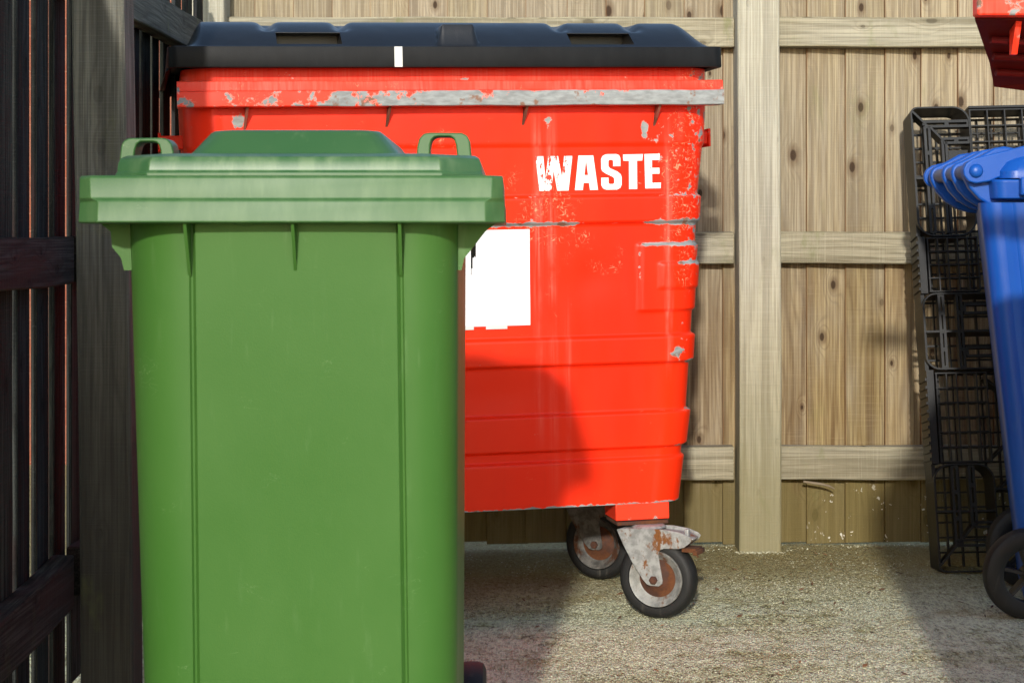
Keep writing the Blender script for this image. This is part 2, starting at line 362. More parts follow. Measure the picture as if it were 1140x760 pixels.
# ------------------------------------------------------------------ back fence
FY = 5.46
bf = thing('wooden_fence', 'tan board fence with horizontal rails behind the large red waste container', 'fence', (0, FY, 0))
bm = B(); rr = random.Random(5)
edges = [-1.0] + [(p - 570) / 366 for p in (241, 284, 327, 370, 412, 455, 498, 542, 585, 631, 674, 717, 761, 804, 850, 897, 940, 984, 1024, 1065, 1105, 1146)]
while edges[-1] < 2.7: edges.append(edges[-1] + rr.uniform(.112, .12))
for a, b in zip(edges, edges[1:]):
    j = rr.uniform(-.0015, .0015); z0 = .018 + rr.uniform(0, .008); z1 = 1.8 + rr.uniform(-.006, .006); t = rr.uniform(-.002, .002)
    pl = [(a, -.010 + j), (a, .004 + j), (b + .008, .008 + j), (b + .008, .003 + j), (b - .004, .002 + j), (a + .0035, -.010 + j)]
    prism(bm, pl, lambda u, v, z: (u, v, z), z0, z1)
obj('board_panel', bm, M['board'], bf, bevel=.001, seg=1, attrs={'edge': lambda p: 1. if min(abs(p.x - e) for e in edges) < .0025 else 0.})
def rail_x(a, b, z0, z1, mat, rr):
    bm = B(); box(bm, a, b, -.06, -.0105, z0, z1)
    bmesh.ops.subdivide_edges(bm, edges=[e for e in bm.edges if abs(e.verts[0].co.x - e.verts[1].co.x) > .3], cuts=12, use_grid_fill=True)
    for v in bm.verts: v.co.z += .0016 * math.sin(v.co.x * 11 + v.co.y * 30) ; v.co.y += .001 * math.sin(v.co.x * 17 + v.co.z * 9)
    return obj('rail', bm, mat, bf, bevel=.004)
for z0, z1 in ((.221, .321), (.871, .966), (1.522, 1.611)):
    rail_x(-.862, .669, z0, z1, M['rail'], rr); rail_x(.798, 2.46, z0, z1, M['rail'], rr)
for x0, x1, tw in ((-.967, -.857, 0), (.672, .797, 0), (2.465, 2.59, 0)):
    bm = B(); box(bm, x0, x1, -.12, -.004, -.05, 1.86)
    bmesh.ops.subdivide_edges(bm, edges=[e for e in bm.edges if abs(e.verts[0].co.z - e.verts[1].co.z) > .3], cuts=14, use_grid_fill=True)
    for v in bm.verts: v.co.x += .002 * math.sin(v.co.z * 3.1 + x0 * 9) + .0022 * (1.8 - v.co.z)
    obj('post', bm, M['post'], bf, bevel=.005)

# knot hollow on the middle post (a real crack in the post face)
tw = B(); tube(tw, [(.875, -0.066, .217), (.90, -0.072, .214), (.925, -0.074, .211), (.95, -0.072, .205), (.968, -0.070, .196)], [.0035, .0042, .004, .0034, .0015], 7)
o = obj('twig', tw, M['twig'], smooth=60, loc=(0, FY, 0)); tag(o, 'thin bare twig caught under the lowest fence rail', 'twig')

# ------------------------------------------------------------------ left fence
lf = thing('slatted_fence', 'dark stained fence with gaps between boards along the left side', 'fence', (-.92, 3.4, 0))
def L(X, Y, Z): return (X + .92, Y - 3.4, Z)
bm = B(); rr = random.Random(9); Y = 1.15; gaps = []
while Y < 5.44:
    w = rr.uniform(.082, .1); gp = rr.uniform(.034, .042)
    if rr.random() < .42: gp = .05 + .012 * (Y > 3.5) + .004
    a = R(rr.uniform(-1.5, 2.)); x = rr.uniform(-.003, .003); zt = 1.69 + rr.uniform(-.01, .01)
    if Y > 4.4: gp += .012
    for tgt in (3.40, 3.69):
        if abs(Y + w - tgt) < .07: w = tgt - Y; gp = .0525
    cx, cy = -.921 + x, Y + w / 2
    lean = rr.uniform(-.002, .002)
    pl = [(-.006, -w / 2), (.006, -w / 2), (.006, w / 2), (-.006, w / 2)]
    prism(bm, pl, lambda u, v, z: L(cx + u * math.cos(a) - v * math.sin(a), cy + u * math.sin(a) + v * math.cos(a) + lean * z, z), .02, zt)
    Y += w + gp
obj('board_panel', bm, M['dboard'], lf, bevel=.002, seg=1)
def rail_y(y0, y1, za, zb, h, mat):
    bm = B(); vs = box(bm, -.912, -.868, y0, y1, 0, h)
    for v in bm.verts: v.co.z += za + (zb - za) * (v.co.y - y0) / (y1 - y0)
    bmesh.ops.subdivide_edges(bm, edges=[e for e in bm.edges if abs(e.verts[0].co.y - e.verts[1].co.y) > .3], cuts=10, use_grid_fill=True)
    for v in bm.verts: v.co.z += .002 * math.sin(v.co.y * 9); v.co = L(*v.co)
    return obj('rail', bm, mat, lf, bevel=.004)
rail_y(1.15, 3.565, .857, .857, .093, M['drail']); rail_y(1.15, 3.565, .09, .215, .105, M['drail']); rail_y(1.15, 3.565, 1.5, 1.5, .095, M['drail'])
rail_y(3.675, 5.335, 1.442, 1.468, .092, M['grail']); rail_y(3.675, 5.335, .857, .86, .093, M['drail']); rail_y(3.675, 5.335, .215, .22, .1, M['drail'])
bm = B(); box(bm, -.875, -.77, 3.57, 3.67, -.1, 1.86)
bmesh.ops.subdivide_edges(bm, edges=[e for e in bm.edges if abs(e.verts[0].co.z - e.verts[1].co.z) > .3], cuts=14, use_grid_fill=True)
for v in bm.verts: v.co.x += .0025 * math.sin(v.co.z * 2.7) + .012 * (1.4 - v.co.z); v.co = L(*v.co)
obj('post', bm, M['dpost'], lf, bevel=.006)

# brick wall beyond the left fence (glimpsed through the gaps)
bw = B(); box(bw, -3.2, 3.2, 0, .22, -.1, 2.6); box(bw, -4.2, -3.2, .01, .21, -.1, 1.25)
o = obj('brick_wall', bw, M['brick'], loc=(-4.35, 7.6, 0)); tag(o, 'orange brick wall glimpsed through gaps of the dark left fence', 'wall')

# ------------------------------------------------------------------ green wheelie bin
gb = thing('wheelie_bin', 'green two-wheeled bin standing in front of the red container', 'bin', (-.3, 2.45, gz(-.3, 2.5)))
GX, GY, GZ = .3, -2.45, -gz(-.3, 2.5)
def G(p): return (p[0] + GX, p[1] + GY, p[2] + GZ)
def gring(t, z):
    # body ring, t = 0 at the foot .. 1 under the rim
    x0 = -.528 + (-.549 + .528) * t; x1 = -.0795 + (-.0765 + .0795) * t
    y0 = 2.555 + (2.492 - 2.555) * t; y1 = 2.97 + .055 * t; r = .078
    o = []
    def arc(px, py, a, rad, n=10):
        for i in range(n + 1):
            q = R(a + 90 * i / n); o.append((px + rad * math.cos(q), py + rad * math.sin(q), z))
    gl = -.446 + .0015 * t; gr = -.1475 - .0081 * t
    rl = gl - .009 - x0; arc(x0 + rl, y0 + rl, 180, rl)
    for (gx, sgn) in ((gl, 1), (gr, -1)):
        seq = [(-.0045, 0), (-.002, .0035), (.0005, .004), (.0025, .0015), (.0055, -.0025)]
        if sgn < 0: seq = [(-a, b) for a, b in seq][::-1]
        for a, b in seq: o.append((gx + a, y0 + b, z))
        if sgn > 0:
            for k in range(1, 6): o.append((gl + .012 + (gr - gl - .024) * k / 6, y0 - .0035 - .002 * math.sin(math.pi * k / 6), z))
    rr_ = min(r, x1 - gr - .012); arc(x1 - rr_, y0 + rr_, 270, rr_); arc(x1 - .045, y1 - .045, 0, .045, 6); arc(x0 + .045, y1 - .045, 90, .045, 6)
    return [G(p) for p in o]
bm = B()
loft(bm, [gring(t, .035 + .945 * t) for t in [0, .01, .1, .25, .4, .55, .7, .85, .95, 1]])
def gw(v):
    return .0
obj('body', bm, M['green'], gb, smooth=35, attrs={'wear': gw})
bm = B()
def rr4(x0, x1, y0, y1, r, z): return [G(p) for p in rring(x0, x1, y0, y1, r, z, 5)]
def cham(x0, x1, y0, y1, c, cr, z):
    # chamfered front-left corner, small radii elsewhere
    return [G(p) for p in rring(x0, x1, y0, y1, (c, cr, .03, .03), z, 1)]
lev = [(.969, .004, .033), (.971, .0, .033), (.9985, .0028, .033), (1.0015, .005, .026), (1.0035, .0075, .02), (1.031, .0095, .018), (1.0345, .0125, .02)]
loft(bm, [cham(-.5985 + d * .3, -.0095 - d * .3, 2.447 + d, 3.10 - d, c, c * .8, z) for z, d, c in lev])
def wrim(v):
    z = v.z - GZ
    return .14 if v.y < .05 else .1
o = obj('rim', bm, M['greenrim'], gb, bevel=.0035, attrs={'wear': wrim})
# gussets under the rim
for gxx in (-.448, -.3005, -.154):
    bm = B(); prism(bm, [(2.455, .972), (2.50, .972), (2.50, .895), (2.4935, .9)], lambda a, b, t: G((t, a, b)), gxx - .0022, gxx + .0022)
    obj('gusset', bm, M['green'], gb, smooth=30)
bm = B()
for sgn, xb, xo in ((1, -.079, -.02), (-1, -.546, -.590)):
    pl = [(xb - sgn * .03, .972), (xo, .972), (xo - sgn * .018, .958), (xb + sgn * .024, .936), (xb + sgn * .011, .92), (xb + sgn * .007, .903), (xb - sgn * .03, .903)]
    bm = B(); prism(bm, pl, lambda a, b, t: G((a, t, b)), 2.56, 2.567); obj('side_gusset', bm, M['green'], gb, smooth=30)
bm = B(); prism(bm, [(-.0695, .955), (-.061, .955), (-.061, .915), (-.0625, .918), (-.0645, .915), (-.0665, .915), (-.0665, .897), (-.0685, .897), (-.0685, .886), (-.0695, .886)], lambda a, b, t: G((a, t, b)), 3.03, 3.04)
obj('latch_hook', bm, M['blackp'], gb)
# lid
lid = None
bm = B()
def lring(i, f, z, c):
    return [G(p) for p in rring(-.5565 + i, -.0405 - i, 2.464 + f, 3.085, (c, c, .03, .03), z, 1)]
loft(bm, [lring(.003, .003, 1.0285, .055), lring(0, 0, 1.030, .055), lring(.0, .0, 1.0385, .055), lring(.002, .003, 1.041, .055), lring(.003, .0046, 1.053, .055), lring(.0055, .009, 1.0605, .056), lring(.0115, .021, 1.065, .058), lring(.03, .06, 1.0675, .06), lring(.06, .1, 1.069, .06)])
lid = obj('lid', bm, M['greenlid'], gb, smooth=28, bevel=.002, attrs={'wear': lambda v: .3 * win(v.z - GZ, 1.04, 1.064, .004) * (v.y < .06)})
bm = B()
def pring(e, fy, z, c=.03): return [G(p) for p in rring(-.461 + e, -.160 - e, 2.545 + fy, 3.05 - e, (c, c, .03, .03), z, 4)]
loft(bm, [pring(-.004, -.004, 1.067), pring(.003, .0, 1.0705), pring(.026, .02, 1.099), pring(.031, .026, 1.1025), pring(.04, .04, 1.104)])
obj('raised_panel', bm, M['greenlid'], lid, smooth=35)
for cx, sgn, dz in ((-.0985, 1, 0), (-.5275, -1, -.0075)):
    bm = B()
    out = [(-.0395, 1.064), (-.0385, 1.081), (-.0355, 1.0925), (-.029, 1.0995), (-.02, 1.101), (.026, 1.1005), (.034, 1.0965), (.0375, 1.089), (.040, 1.064)]
    inn = [(.0195, 1.064), (.0175, 1.083), (.0145, 1.092), (.009, 1.0955), (-.008, 1.0955), (-.0135, 1.0945), (-.0175, 1.0905), (-.0195, 1.083), (-.0205, 1.064)]
    prism(bm, [(a * sgn, b) for a, b in out + inn], lambda a, b, t: G((cx + a, t, b + dz)), 2.595, 2.645)
    obj('grip_loop', bm, M['greenrim'], lid, bevel=.002)
def wheel_parts(parent, c, ydir, r, w, tyremat, hubmat, name='wheel', axis='x', rot=None):
    """tyre with hub and spokes turning about local y; rotated so the axle lies as asked"""
    bm = B()
    lathe(bm, [(r * .62, -w * .42), (r * .72, -w * .5), (r * .88, -w * .5), (r * .97, -w * .4), (r, -w * .2), (r, w * .2), (r * .97, w * .4), (r * .88, w * .5), (r * .72, w * .5), (r * .62, w * .42)], 48, closed=True)
    t = obj(name, bm, tyremat, parent, smooth=40); t.location = c; t.rotation_euler = rot
    bm = B()
    lathe(bm, [(r * .6, -w * .36), (r * .63, -w * .42), (r * .63, w * .42), (r * .6, w * .36)], 40, closed=True)
    lathe(bm, [(.001, -w * .5), (r * .13, -w * .5), (r * .17, -w * .42), (r * .17, w * .45), (.001, w * .45)], 20)
    for k in range(6):
        a = k * math.pi / 3
        vs = box(bm, r * .15, r * .61, -w * .3, w * .3, -r * .035, r * .035)
        for v in vs:
            x, z = v.co.x, v.co.z; v.co.x = x * math.cos(a) - z * math.sin(a); v.co.z = x * math.sin(a) + z * math.cos(a)
    obj('hub', bm, hubmat, t, smooth=40)
    return t
for X in (-.07, -.51): wheel_parts(gb, G((X, 3.105, .108 + gz(X, 3.1))), 1, .106, .05, M['rubber'], M['blackp'], rot=(0, 0, R(90)))
bm = B(); tube(bm, [G((-.55, 3.105, .104)), G((-.03, 3.105, .104))], .009, 10); obj('axle', bm, M['galv'], gb, smooth=40)
bm = B(); tube(bm, [G((-.5, 3.135, 1.02)), G((-.1, 3.135, 1.02))], .014, 12)
for X in (-.47, -.13): box(bm, *(X + GX - .012, X + GX + .012), 3.09 + GY, 3.135 + GY, 1.0 + GZ, 1.03 + GZ)
obj('handle', bm, M['green'], gb, smooth=40)

# ------------------------------------------------------------------ red waste container
psi = math.atan(.2)
rc = thing('waste_container', 'large red four-wheeled waste container with a black lid', 'container', (-.128, 4.29, 0), (0, -.0195, psi))
UC = .0265
sidepts = [(.24, .557), (.2717, .564), (.4934, .593), (.7652, .6125), (1.0417, .6268), (1.173, .6412), (1.241, .645), (1.40, .648)]
def interp(t, x):
    if x <= t[0][0]: return t[0][1]
    for (a, b), (c, d) in zip(t, t[1:]):
        if x <= c: return b + (d - b) * (x - a) / (c - a)
    return t[-1][1]
def band(w):
    s = .0045
    o = .0035 * sst(1.169 - .005, 1.169 + .005, w)
    o += .010 * win(w, .977, 1.044, s) + .012 * win(w, .6285, .6963, s) + .012 * win(w, .4185, .507, s)
    o += .009 * (1 - sst(.3915 - s, .3915 + s, w))
    o += .0
    return o
def front_v(w): return .055 + (1.24 - min(w, 1.24)) * .045
def pad(u, w):
    s = .0045
    d = .007 * win(w, .757, .923, s) * sst(.4835 - s, .4835 + s, u)
    d += .006 * win(w, .812, .876, s) * sst(.535 - s, .535 + s, u)
    return d
def dent(u, w): return .0025 * math.sin(u * 5.1 + 1) * math.sin(w * 6.3) - .004 * gs(u, .36, .06) * gs(w, .84, .05) - .003 * gs(u, .12, .09) * gs(w, .56, .04)
def body_ring(w):
    hw = interp(sidepts, w); o = band(w); x0, x1 = UC - hw, UC + hw
    if w > 1.25: o = .0035
    v0, v1 = front_v(w), .74; r = .075
    P = []
    def arc(px, py, a, n):
        for i in range(n + 1):
            t = R(a + 90 * i / n); cx, sy = math.cos(t), math.sin(t)
            u, v = px + r * cx, py + r * sy
            e = o + (pad(u, w) if a in (180, 270) and u > .3 else 0)
            P.append((u + cx * e, v + sy * e, w))
    arc(x0 + r, v0 + r, 180, 9)
    N = 150
    for i in range(1, N):
        u = x0 + r + (x1 - x0 - 2 * r) * i / N
        P.append((u, v0 - o - pad(u, w) - dent(u, w), w))
    arc(x1 - r, v0 + r, 270, 12)
    for i in range(1, 12): P.append((x1 + o + pad(x1, w) * sst(.3, .2, v0 + r + (v1 - v0 - 2 * r) * i / 12), v0 + r + (v1 - v0 - 2 * r) * i / 12, w))
    arc(x1 - r, v1 - r, 0, 6); arc(x0 + r, v1 - r, 90, 6)
    return P
ws = sorted(set([round(.2785 + i * .0085, 4) for i in range(128)] + [round(c + d, 4) for c in (1.169, 1.044, .977, .6963, .6285, .507, .4185, .3915, .757, .923, .812, .876) for d in (-.005, -.002, .002, .005)]))
def wear_body(p):
    u, w, v = p.x, p.z, p.y
    if v > .3: return .12
    f = 0.1
    cr = lambda c, s=.0045: gs(w, c, s)
    zone = win(u, .12, .30, .03)
    f += cr(1.044) * (.28 * zone + .3 * sst(.4, .6, u)) + cr(.977, .006) * (.8 * win(u, .1, .33, .05) + .85 * sst(.47, .53, u) + .12)
    f += cr(.923, .005) * .8 * sst(.485, .5, u) + cr(.876, .005) * .8 * sst(.56, .6, u) + cr(.6285, .006) * .8 * sst(.57, .62, u)
    f += cr(.507, .005) * .45 * sst(.5, .6, u) + cr(.4185, .005) * .35 * sst(.5, .6, u) + cr(.2785, .004) * .7
    f += .8 * gs(u, .575 - (.66 - w) * .35, .022) * gs(w, .655, .018) + .2 * sst(.5, .6, u) * sst(.8, 1.0, w) + .1 * sst(.585, .63, u)
    f += .75 * gs(u, .5, .012) * gs(w, 1.21, .03) + .4 * gs(u, .535, .01) * gs(w, 1.16, .05) + .85 * gs(u, -.49, .02) * gs(w, 1.235, .02) + .7 * gs(u, .255, .01) * gs(w, 1.225, .018)
    f += .3 * gs(u, .484, .008) * win(w, .78, .92, .02)
    f += .55 * gs(w, 1.335, .01) * (gs(u, .045, .022) + .8 * gs(u, -.36, .03) + .6 * gs(u, .45, .02))
    return f
def scratch_body(p):
    u, w = p.x, p.z
    return .12 + .75 * gs(u, .2, .13) * gs(w, 1.0, .13) + .8 * sst(.5, .6, u) * sst(.72, .9, w) + .45 * gs(u, -.1, .3) * gs(w, 1.2, .07) + .45 * gs(u, .4, .12) * gs(w, .88, .09)
def streak_body(p):
    u, w = p.x, p.z
    if p.y > .3: return 0
    return (.62 * gs(u, .2266, .0085) * win(w, .45, 1.26, .1) * (.45 + .55 * sst(.7, .9, w)) + .6 * gs(u, .262, .009) * win(w, .3, 1.25, .15) * (.35 + .65 * sst(.7, .9, w))
            + .6 * gs(u, .5569, .007) * win(w, .62, 1.2, .06) + .25 * gs(u, .30, .006) * win(w, .3, .75, .1) + .25 * win(w, 1.3, 1.36, .01)) * 1.
bm = B(); loft(bm, [body_ring(w) for w in ws])
rbody = obj('body', bm, M['red'], rc, smooth=50, attrs={'wear': wear_body, 'scratch': scratch_body, 'streak': streak_body})
# front rail
bm = B(); prof = [(.052, 1.3265), (.030, 1.3265), (.0125, 1.3245), (.0105, 1.3225), (.007, 1.302), (.0005, 1.2995), (0, 1.298), (0, 1.2655), (.0015, 1.264), (.052, 1.264)]
rings = []
for i in range(261):
    u = -.6355 + (1.3235) * i / 260; d = .0012 * math.sin(u * 23) * math.sin(u * 7.)
    rings.append([(u, v - d, w + d * .7) for v, w in prof])
loft(bm, rings)
def wear_rail(p):
    if p.y > .02 or p.z > 1.3005: return .04 + .25 * (p.x > .675) + .35 * (p.x < -.628)
    lo = sst(1.299, 1.268, p.z)
    a = interp([(-.64, .40), (-.35, .48), (-.28, .66), (-.1, .6), (.0, .9), (.1, .74), (.25, 1.), (.35, .68), (.46, .74), (.5, 1.), (.69, 1.)], p.x)
    return a * (.86 + .3 * lo) if p.z < 1.301 else a * .7
obj('front_rail', bm, M['redlow'], rc, smooth=30, attrs={'wear': wear_rail, 'scratch': lambda p: .5, 'streak': lambda p: .3 * (p.z > 1.3015)})
for u in (-.4734, -.137, .1966, .529):
    bm = B(); prism(bm, [(.012, 1.2645), (.07, 1.2645), (.07, 1.21), (.055, 1.213)], lambda a, b, t: (t + (b - 1.264) * .12, a, b), u - .003, u + .003)
    obj('gusset', bm, M['gus'], rc)
# side lifting pegs
bm = B()
for a, b in ((.64, .745), (-.68, -.59)):
    bm = B(); f0, f1 = (b - .007, b) if a > 0 else (a, a + .007)
    loft(bm, [[(x, y, z) for y, z in ((.3 - k, 1.181 - k), (.36 + k, 1.181 - k), (.36 + k, 1.214 + k), (.3 - k, 1.214 + k))] for x, k in (((a, 0), (f0, 0), (f0 + .0005, .007), (f1, .007)) if a > 0 else ((f0, .007), (f1, .007), (f1 + .0005, 0), (b, 0)))])
    obj('lifting_peg', bm, M['red'], rc, bevel=.0015, attrs={'wear': lambda p: .2, 'scratch': lambda p: .3, 'streak': lambda p: 0})
# notice
bm = B()
def fpt(u, w, d): return (u, front_v(w) - band(w) - dent(u, w) - d, w)
def front_sheet(bm, u0, u1, w0, w1, d, nu=8, nw=10, sk=0):
    g = [[bm.verts.new(fpt(u0 + (u1 - u0) * i / nu, w0 + (w1 - w0) * j / nw + sk * i / nu, d + .0012 * math.sin(i * 1.1) * math.sin(j * .9))) for i in range(nu + 1)] for j in range(nw + 1)]
    for j in range(nw):
        for i in range(nu): bm.faces.new((g[j][i], g[j][i + 1], g[j + 1][i + 1], g[j + 1][i]))
front_sheet(bm, -.1, .206, .731, .9655, .004)
o = obj('notice', bm, M['paper'], rc, smooth=60)
o['label'] = 'plain white paper notice'
for a, b in ((.095, .148), (.02, .065)):
    bm = B(); front_sheet(bm, a, b, .7235, .733, .0056, 1, 1); obj('tape', bm, M['tape'], o)
# lettering
def lt(px, py):
    X = 580 + px / 6.3333; Y = 160 + py / 6.3333
    return (.2275 + (X - 598) * (.5416 - .2275) / (736 - 598), 1.1433 - (Y - 174) * (1.1433 - 1.0570) / (213 - 174) + (X - 598) * 0.0)
letters = [
 [(100,90),(155,90),(168,240),(190,90),(258,90),(285,240),(300,90),(358,90),(330,332),(250,332),(226,190),(208,332),(126,332)],
 [(400,88),(454,88),(454,120),(442,225),(435.7,280),(430,330),(374,330)], [(454,88),(505,88),(537,330),(480,330),(473.8,280),(467,225),(454,120)], [(442,225),(467,225),(473.8,280),(435.7,280)],
 [(585,84),(605,80),(668,80),(688,88),(697,108),(697,165),(645,165),(645,128),(638,120),(620,120),(612,128),(612,165),(622,178),(675,203),(698,222),(705,240),(705,295),(695,318),(672,330),(595,330),(572,320),(560,298),(560,245),(612,245),(612,282),(620,290),(645,290),(652,282),(652,252),(642,240),(590,215),(567,198),(560,180),(560,112),(570,93)],
 [(715,84),(858,82),(852,128),(815,128),(815,328),(757,328),(757,128),(717,128)],
 [(868,82),(978,80),(975,125),(922,125),(922,180),(975,180),(975,222),(922,222),(922,285),(985,285),(982,325),(872,325)]]
bm = B()
for pl in letters:
    p3 = [Vector((a, b, 0)) for a, b in pl]; vs = [bm.verts.new(fpt(*lt(a, b), .0012)) for a, b in pl]
    for t in tessellate_polygon([p3]): bm.faces.new([vs[k] for k in t])
o = obj('lettering', bm, M['letter'], rc); o['label'] = 'worn white word WASTE'
# lid
bm = B()
U0, U1, V0, V1 = -.652, .683, 0, .80
PK = ((-.403, -.246), (.310, .468))
def hsurf(u, v):
    e = min((v - .012) / .15, 1.); e = max(e, 0)
    f = math.sin(e * math.pi / 2) ** 1.0 * .6 + e * .4
    le = sst(-.625, -.570, u); re = min(1., max(0., 1 - ((u - .60) / .072) ** 2)) if u > .60 else 1
    be = sst(.79, .70, v)
    top = .0735 + .006 * math.sin(min(max((v - .1) / .6, 0), 1) * math.pi)
    h = 1.4045 + top * min(f, 1) * min(le, re) * be
    lp = win(u, -.015, .077, .010) * win(v, .022, .13, .008)
    h = max(h, 1.4045 + .056 * lp)
    for c in (-.418, -.240, .302, .488):
        nt = gs(u, c, .016) * win(v, .10, .24, .02)
        h -= .016 * nt
    return h
us = [U0 + (U1 - U0) * i / 330 for i in range(331)]; vs_ = [V0 + .006 * i for i in range(34)] + [.204 + .0298 * i for i in range(1, 21)]
g = [[bm.verts.new((u, v, hsurf(u, v))) for u in us] for v in vs_]
for j in range(len(vs_) - 1):
    for i in range(len(us) - 1):
        um, vm = (us[i] + us[i + 1]) / 2, (vs_[j] + vs_[j + 1]) / 2
        if any(a < um < b for a, b in PK) and .024 < vm < .078: continue
        bm.faces.new((g[j][i], g[j][i + 1], g[j + 1][i + 1], g[j + 1][i]))
for a, b in PK:
    ia = min(i for i, u in enumerate(us[:-1]) if (u + us[i + 1]) / 2 > a); ib = max(i for i, u in enumerate(us[:-1]) if (u + us[i + 1]) / 2 < b) + 1
    ja = min(j for j, v in enumerate(vs_[:-1]) if (v + vs_[j + 1]) / 2 > .024); jb = max(j for j, v in enumerate(vs_[:-1]) if (v + vs_[j + 1]) / 2 < .078) + 1
    ua, ub, va, vb = us[ia], us[ib], vs_[ja], vs_[jb]; zf = 1.4075; vk = .14; zt = hsurf((a + b) / 2, vb)
    f = [bm.verts.new(p) for p in ((ua, va, zf), (ub, va, zf), (ub, vk, zf), (ua, vk, zf), (ua, vk, zt - .001), (ub, vk, zt - .001), (ub, vb, zt - .001), (ua, vb, zt - .001))]
    bm.faces.new((f[0], f[1], f[2], f[3])); bm.faces.new((f[3], f[2], f[5], f[4])); bm.faces.new((f[4], f[5], f[6], f[7]))
    for ii, c0, c1, c2, c3 in ((ia, f[0], f[3], f[4], f[7]), (ib, f[1], f[2], f[5], f[6])):
        bm.faces.new([c0, c1, c2, c3] + [g[j][ii] for j in range(jb, ja - 1, -1)])
    bm.faces.new([f[0], f[1]] + [g[ja][i] for i in range(ib, ia - 1, -1)]); bm.faces.new([f[7], f[6]] + [g[jb][i] for i in range(ib, ia - 1, -1)])
lidt = obj('lid', bm, M['lid'], rc, smooth=45)
bm = B()
def sring(e, w, r=.03): return rring(U0 - e, U1 + e, V0 - e, V1 + e, r, w, 5)
lo = [sring(.0, 1.4049, .02), sring(.003, 1.404, .022), sring(.004, 1.4, .024), sring(.005, 1.359, .026), sring(.004, 1.3555, .026), sring(-.002, 1.3545, .024), sring(-.012, 1.358, .02), sring(-.012, 1.402, .02)]
lo = [[(u - (.022 * (1.404 - w) / .05 if u < U0 + .02 and v > .03 and w < 1.404 else 0), v, w - (.012 * (1.404 - w) / .05 if u < U0 + .02 and v > .03 and w < 1.404 else 0)) for u, v, w in r_] for r_ in lo]
loft(bm, lo, False, False)
obj('skirt', bm, M['skirt'], lidt, smooth=35, attrs={'wear': lambda p: .1 * (p.y < .05)})
bm = B(); box(bm, -.1275, -.1085, -.0062, -.0048, 1.3555, 1.4035); obj('sticker', bm, M['tape'], lidt)
# casters
def caster(u, v, yaw, steel='galv', rim='rim'):
    cs = B(); box(cs, u - .076, u + .062, v + .014, v + .125, .238, .2795)
    pl = obj('caster_bracket', cs, M['redlow'], rc, bevel=.002, attrs={'wear': lambda p: .08 + .25 * (p.z < .25), 'scratch': lambda p: .4, 'streak': lambda p: 0})
    bm = B(); box(bm, u - .074, u + .058, v + .008, v + .12, .2265, .236); obj('plate', bm, M['rust'], pl, bevel=.002)
    # assembly in wheel axes: x = rolling direction, y = axle
    fr = bpy.data.objects.new('caster_frame', None)
    Mx = Matrix.Translation((u, v, 0)) @ Matrix.Rotation(yaw, 4, 'Z')
    Rr = .0985; ax = (.028, 0, Rr)
    def put(name, bm, mat, par, **k):
        bm.transform(Mx); return obj(name, bm, mat, par, **k)
    bm = B(); tube(bm, [(.0, .012, .2212), (.0, .012, .2235), (.0, .012, .2275)], [.044, .043, .036], 24); put('swivel', bm, M[steel], pl, smooth=40)
    k = .000465 / .93
    fp = [(308,205),(330,197),(420,192),(560,190),(640,203),(690,225),(702,240),(690,262),(660,290),(630,300),(555,303),(532,315),(525,340),(545,490),(543,510),(525,526),(480,526),(462,518),(440,490),(385,390),(340,290)]
    kz = .000465 * .9
    q = [((a - 500) * k + ax[0], Rr + (490 - b) * kz) for a, b in fp]
    for s in (-1, 1):
        bm = B(); prism(bm, q, lambda a, b, t: (a, t, b), s * .031, s * .035)
        put('fork', bm, M[steel], pl, bevel=.0012, attrs={'wear': lambda p: .55 * gs(p.z, .195, .025) * gs(p.x, u - .03, .02)})
    bm = B(); zt = Rr + (490 - 197) * kz
    prism(bm, [(q[1][0], -.033), (q[4][0], -.033), (q[5][0] + .004, -.02), (q[5][0] + .004, .02), (q[4][0], .033), (q[1][0], .033)], lambda a, b, t: (a, b, t - max(0, a - .075) * .35), zt - .004, zt)
    put('fork_crown', bm, M[steel], pl, bevel=.001)
    bm = B(); box(bm, .098, .135, -.026, .024, zt - .052, zt - .042); vs = box(bm, .128, .14, -.03, .028, zt - .058, zt - .046)
    box(bm, .098, .106, -.022, .02, zt - .045, zt - .02)
    put('brake_pedal', bm, M['rust'], pl, bevel=.002)
    bm = B(); box(bm, .104, .115, -.02, -.008, zt - .024, zt + .004); put('brake_tab', bm, M[steel], pl, bevel=.002)
    W = .052
    T = Matrix.Translation(ax)
    bm = B(); lathe(bm, [(.068, -W * .36), (.072, -W * .48), (.084, -W * .5), (.093, -W * .42), (.0985, -W * .22), (.0995, 0), (.0985, W * .22), (.093, W * .42), (.084, W * .5), (.072, W * .48), (.068, W * .36)], 56, closed=True)
    bm.transform(T); ty = put('tyre', bm, M['rubber'], pl, smooth=40)
    bm = B(); lathe(bm, [(.0695, -W * .46), (.068, -W * .5), (.064, -W * .47), (.054, -W * .22), (.046, -W * .14), (.046, W * .14), (.054, W * .22), (.064, W * .47), (.068, W * .5), (.0695, W * .46)], 56, closed=True)
    bm.transform(T); put('wheel_rim', bm, M[rim], pl, smooth=40)
    bm = B(); lathe(bm, [(.047, -W * .16), (.04, -W * .2), (.03, -W * .3), (.02, -W * .52), (.012, -W * .56), (.012, W * .56), (.02, W * .52), (.03, W * .3), (.047, W * .16)], 40)
    bm.transform(T); put('hub', bm, M['rust'], pl, smooth=40)
    bm = B(); lathe(bm, [(.0105, -.043), (.0105, .043)], 6); lathe(bm, [(.0085, -.0445), (.0085, -.04)], 6)
    bm.transform(T); put('axle_bolt', bm, M['rust'], pl, bevel=.001)
    bpy.data.objects.remove(fr)
cz = R(-29) - psi
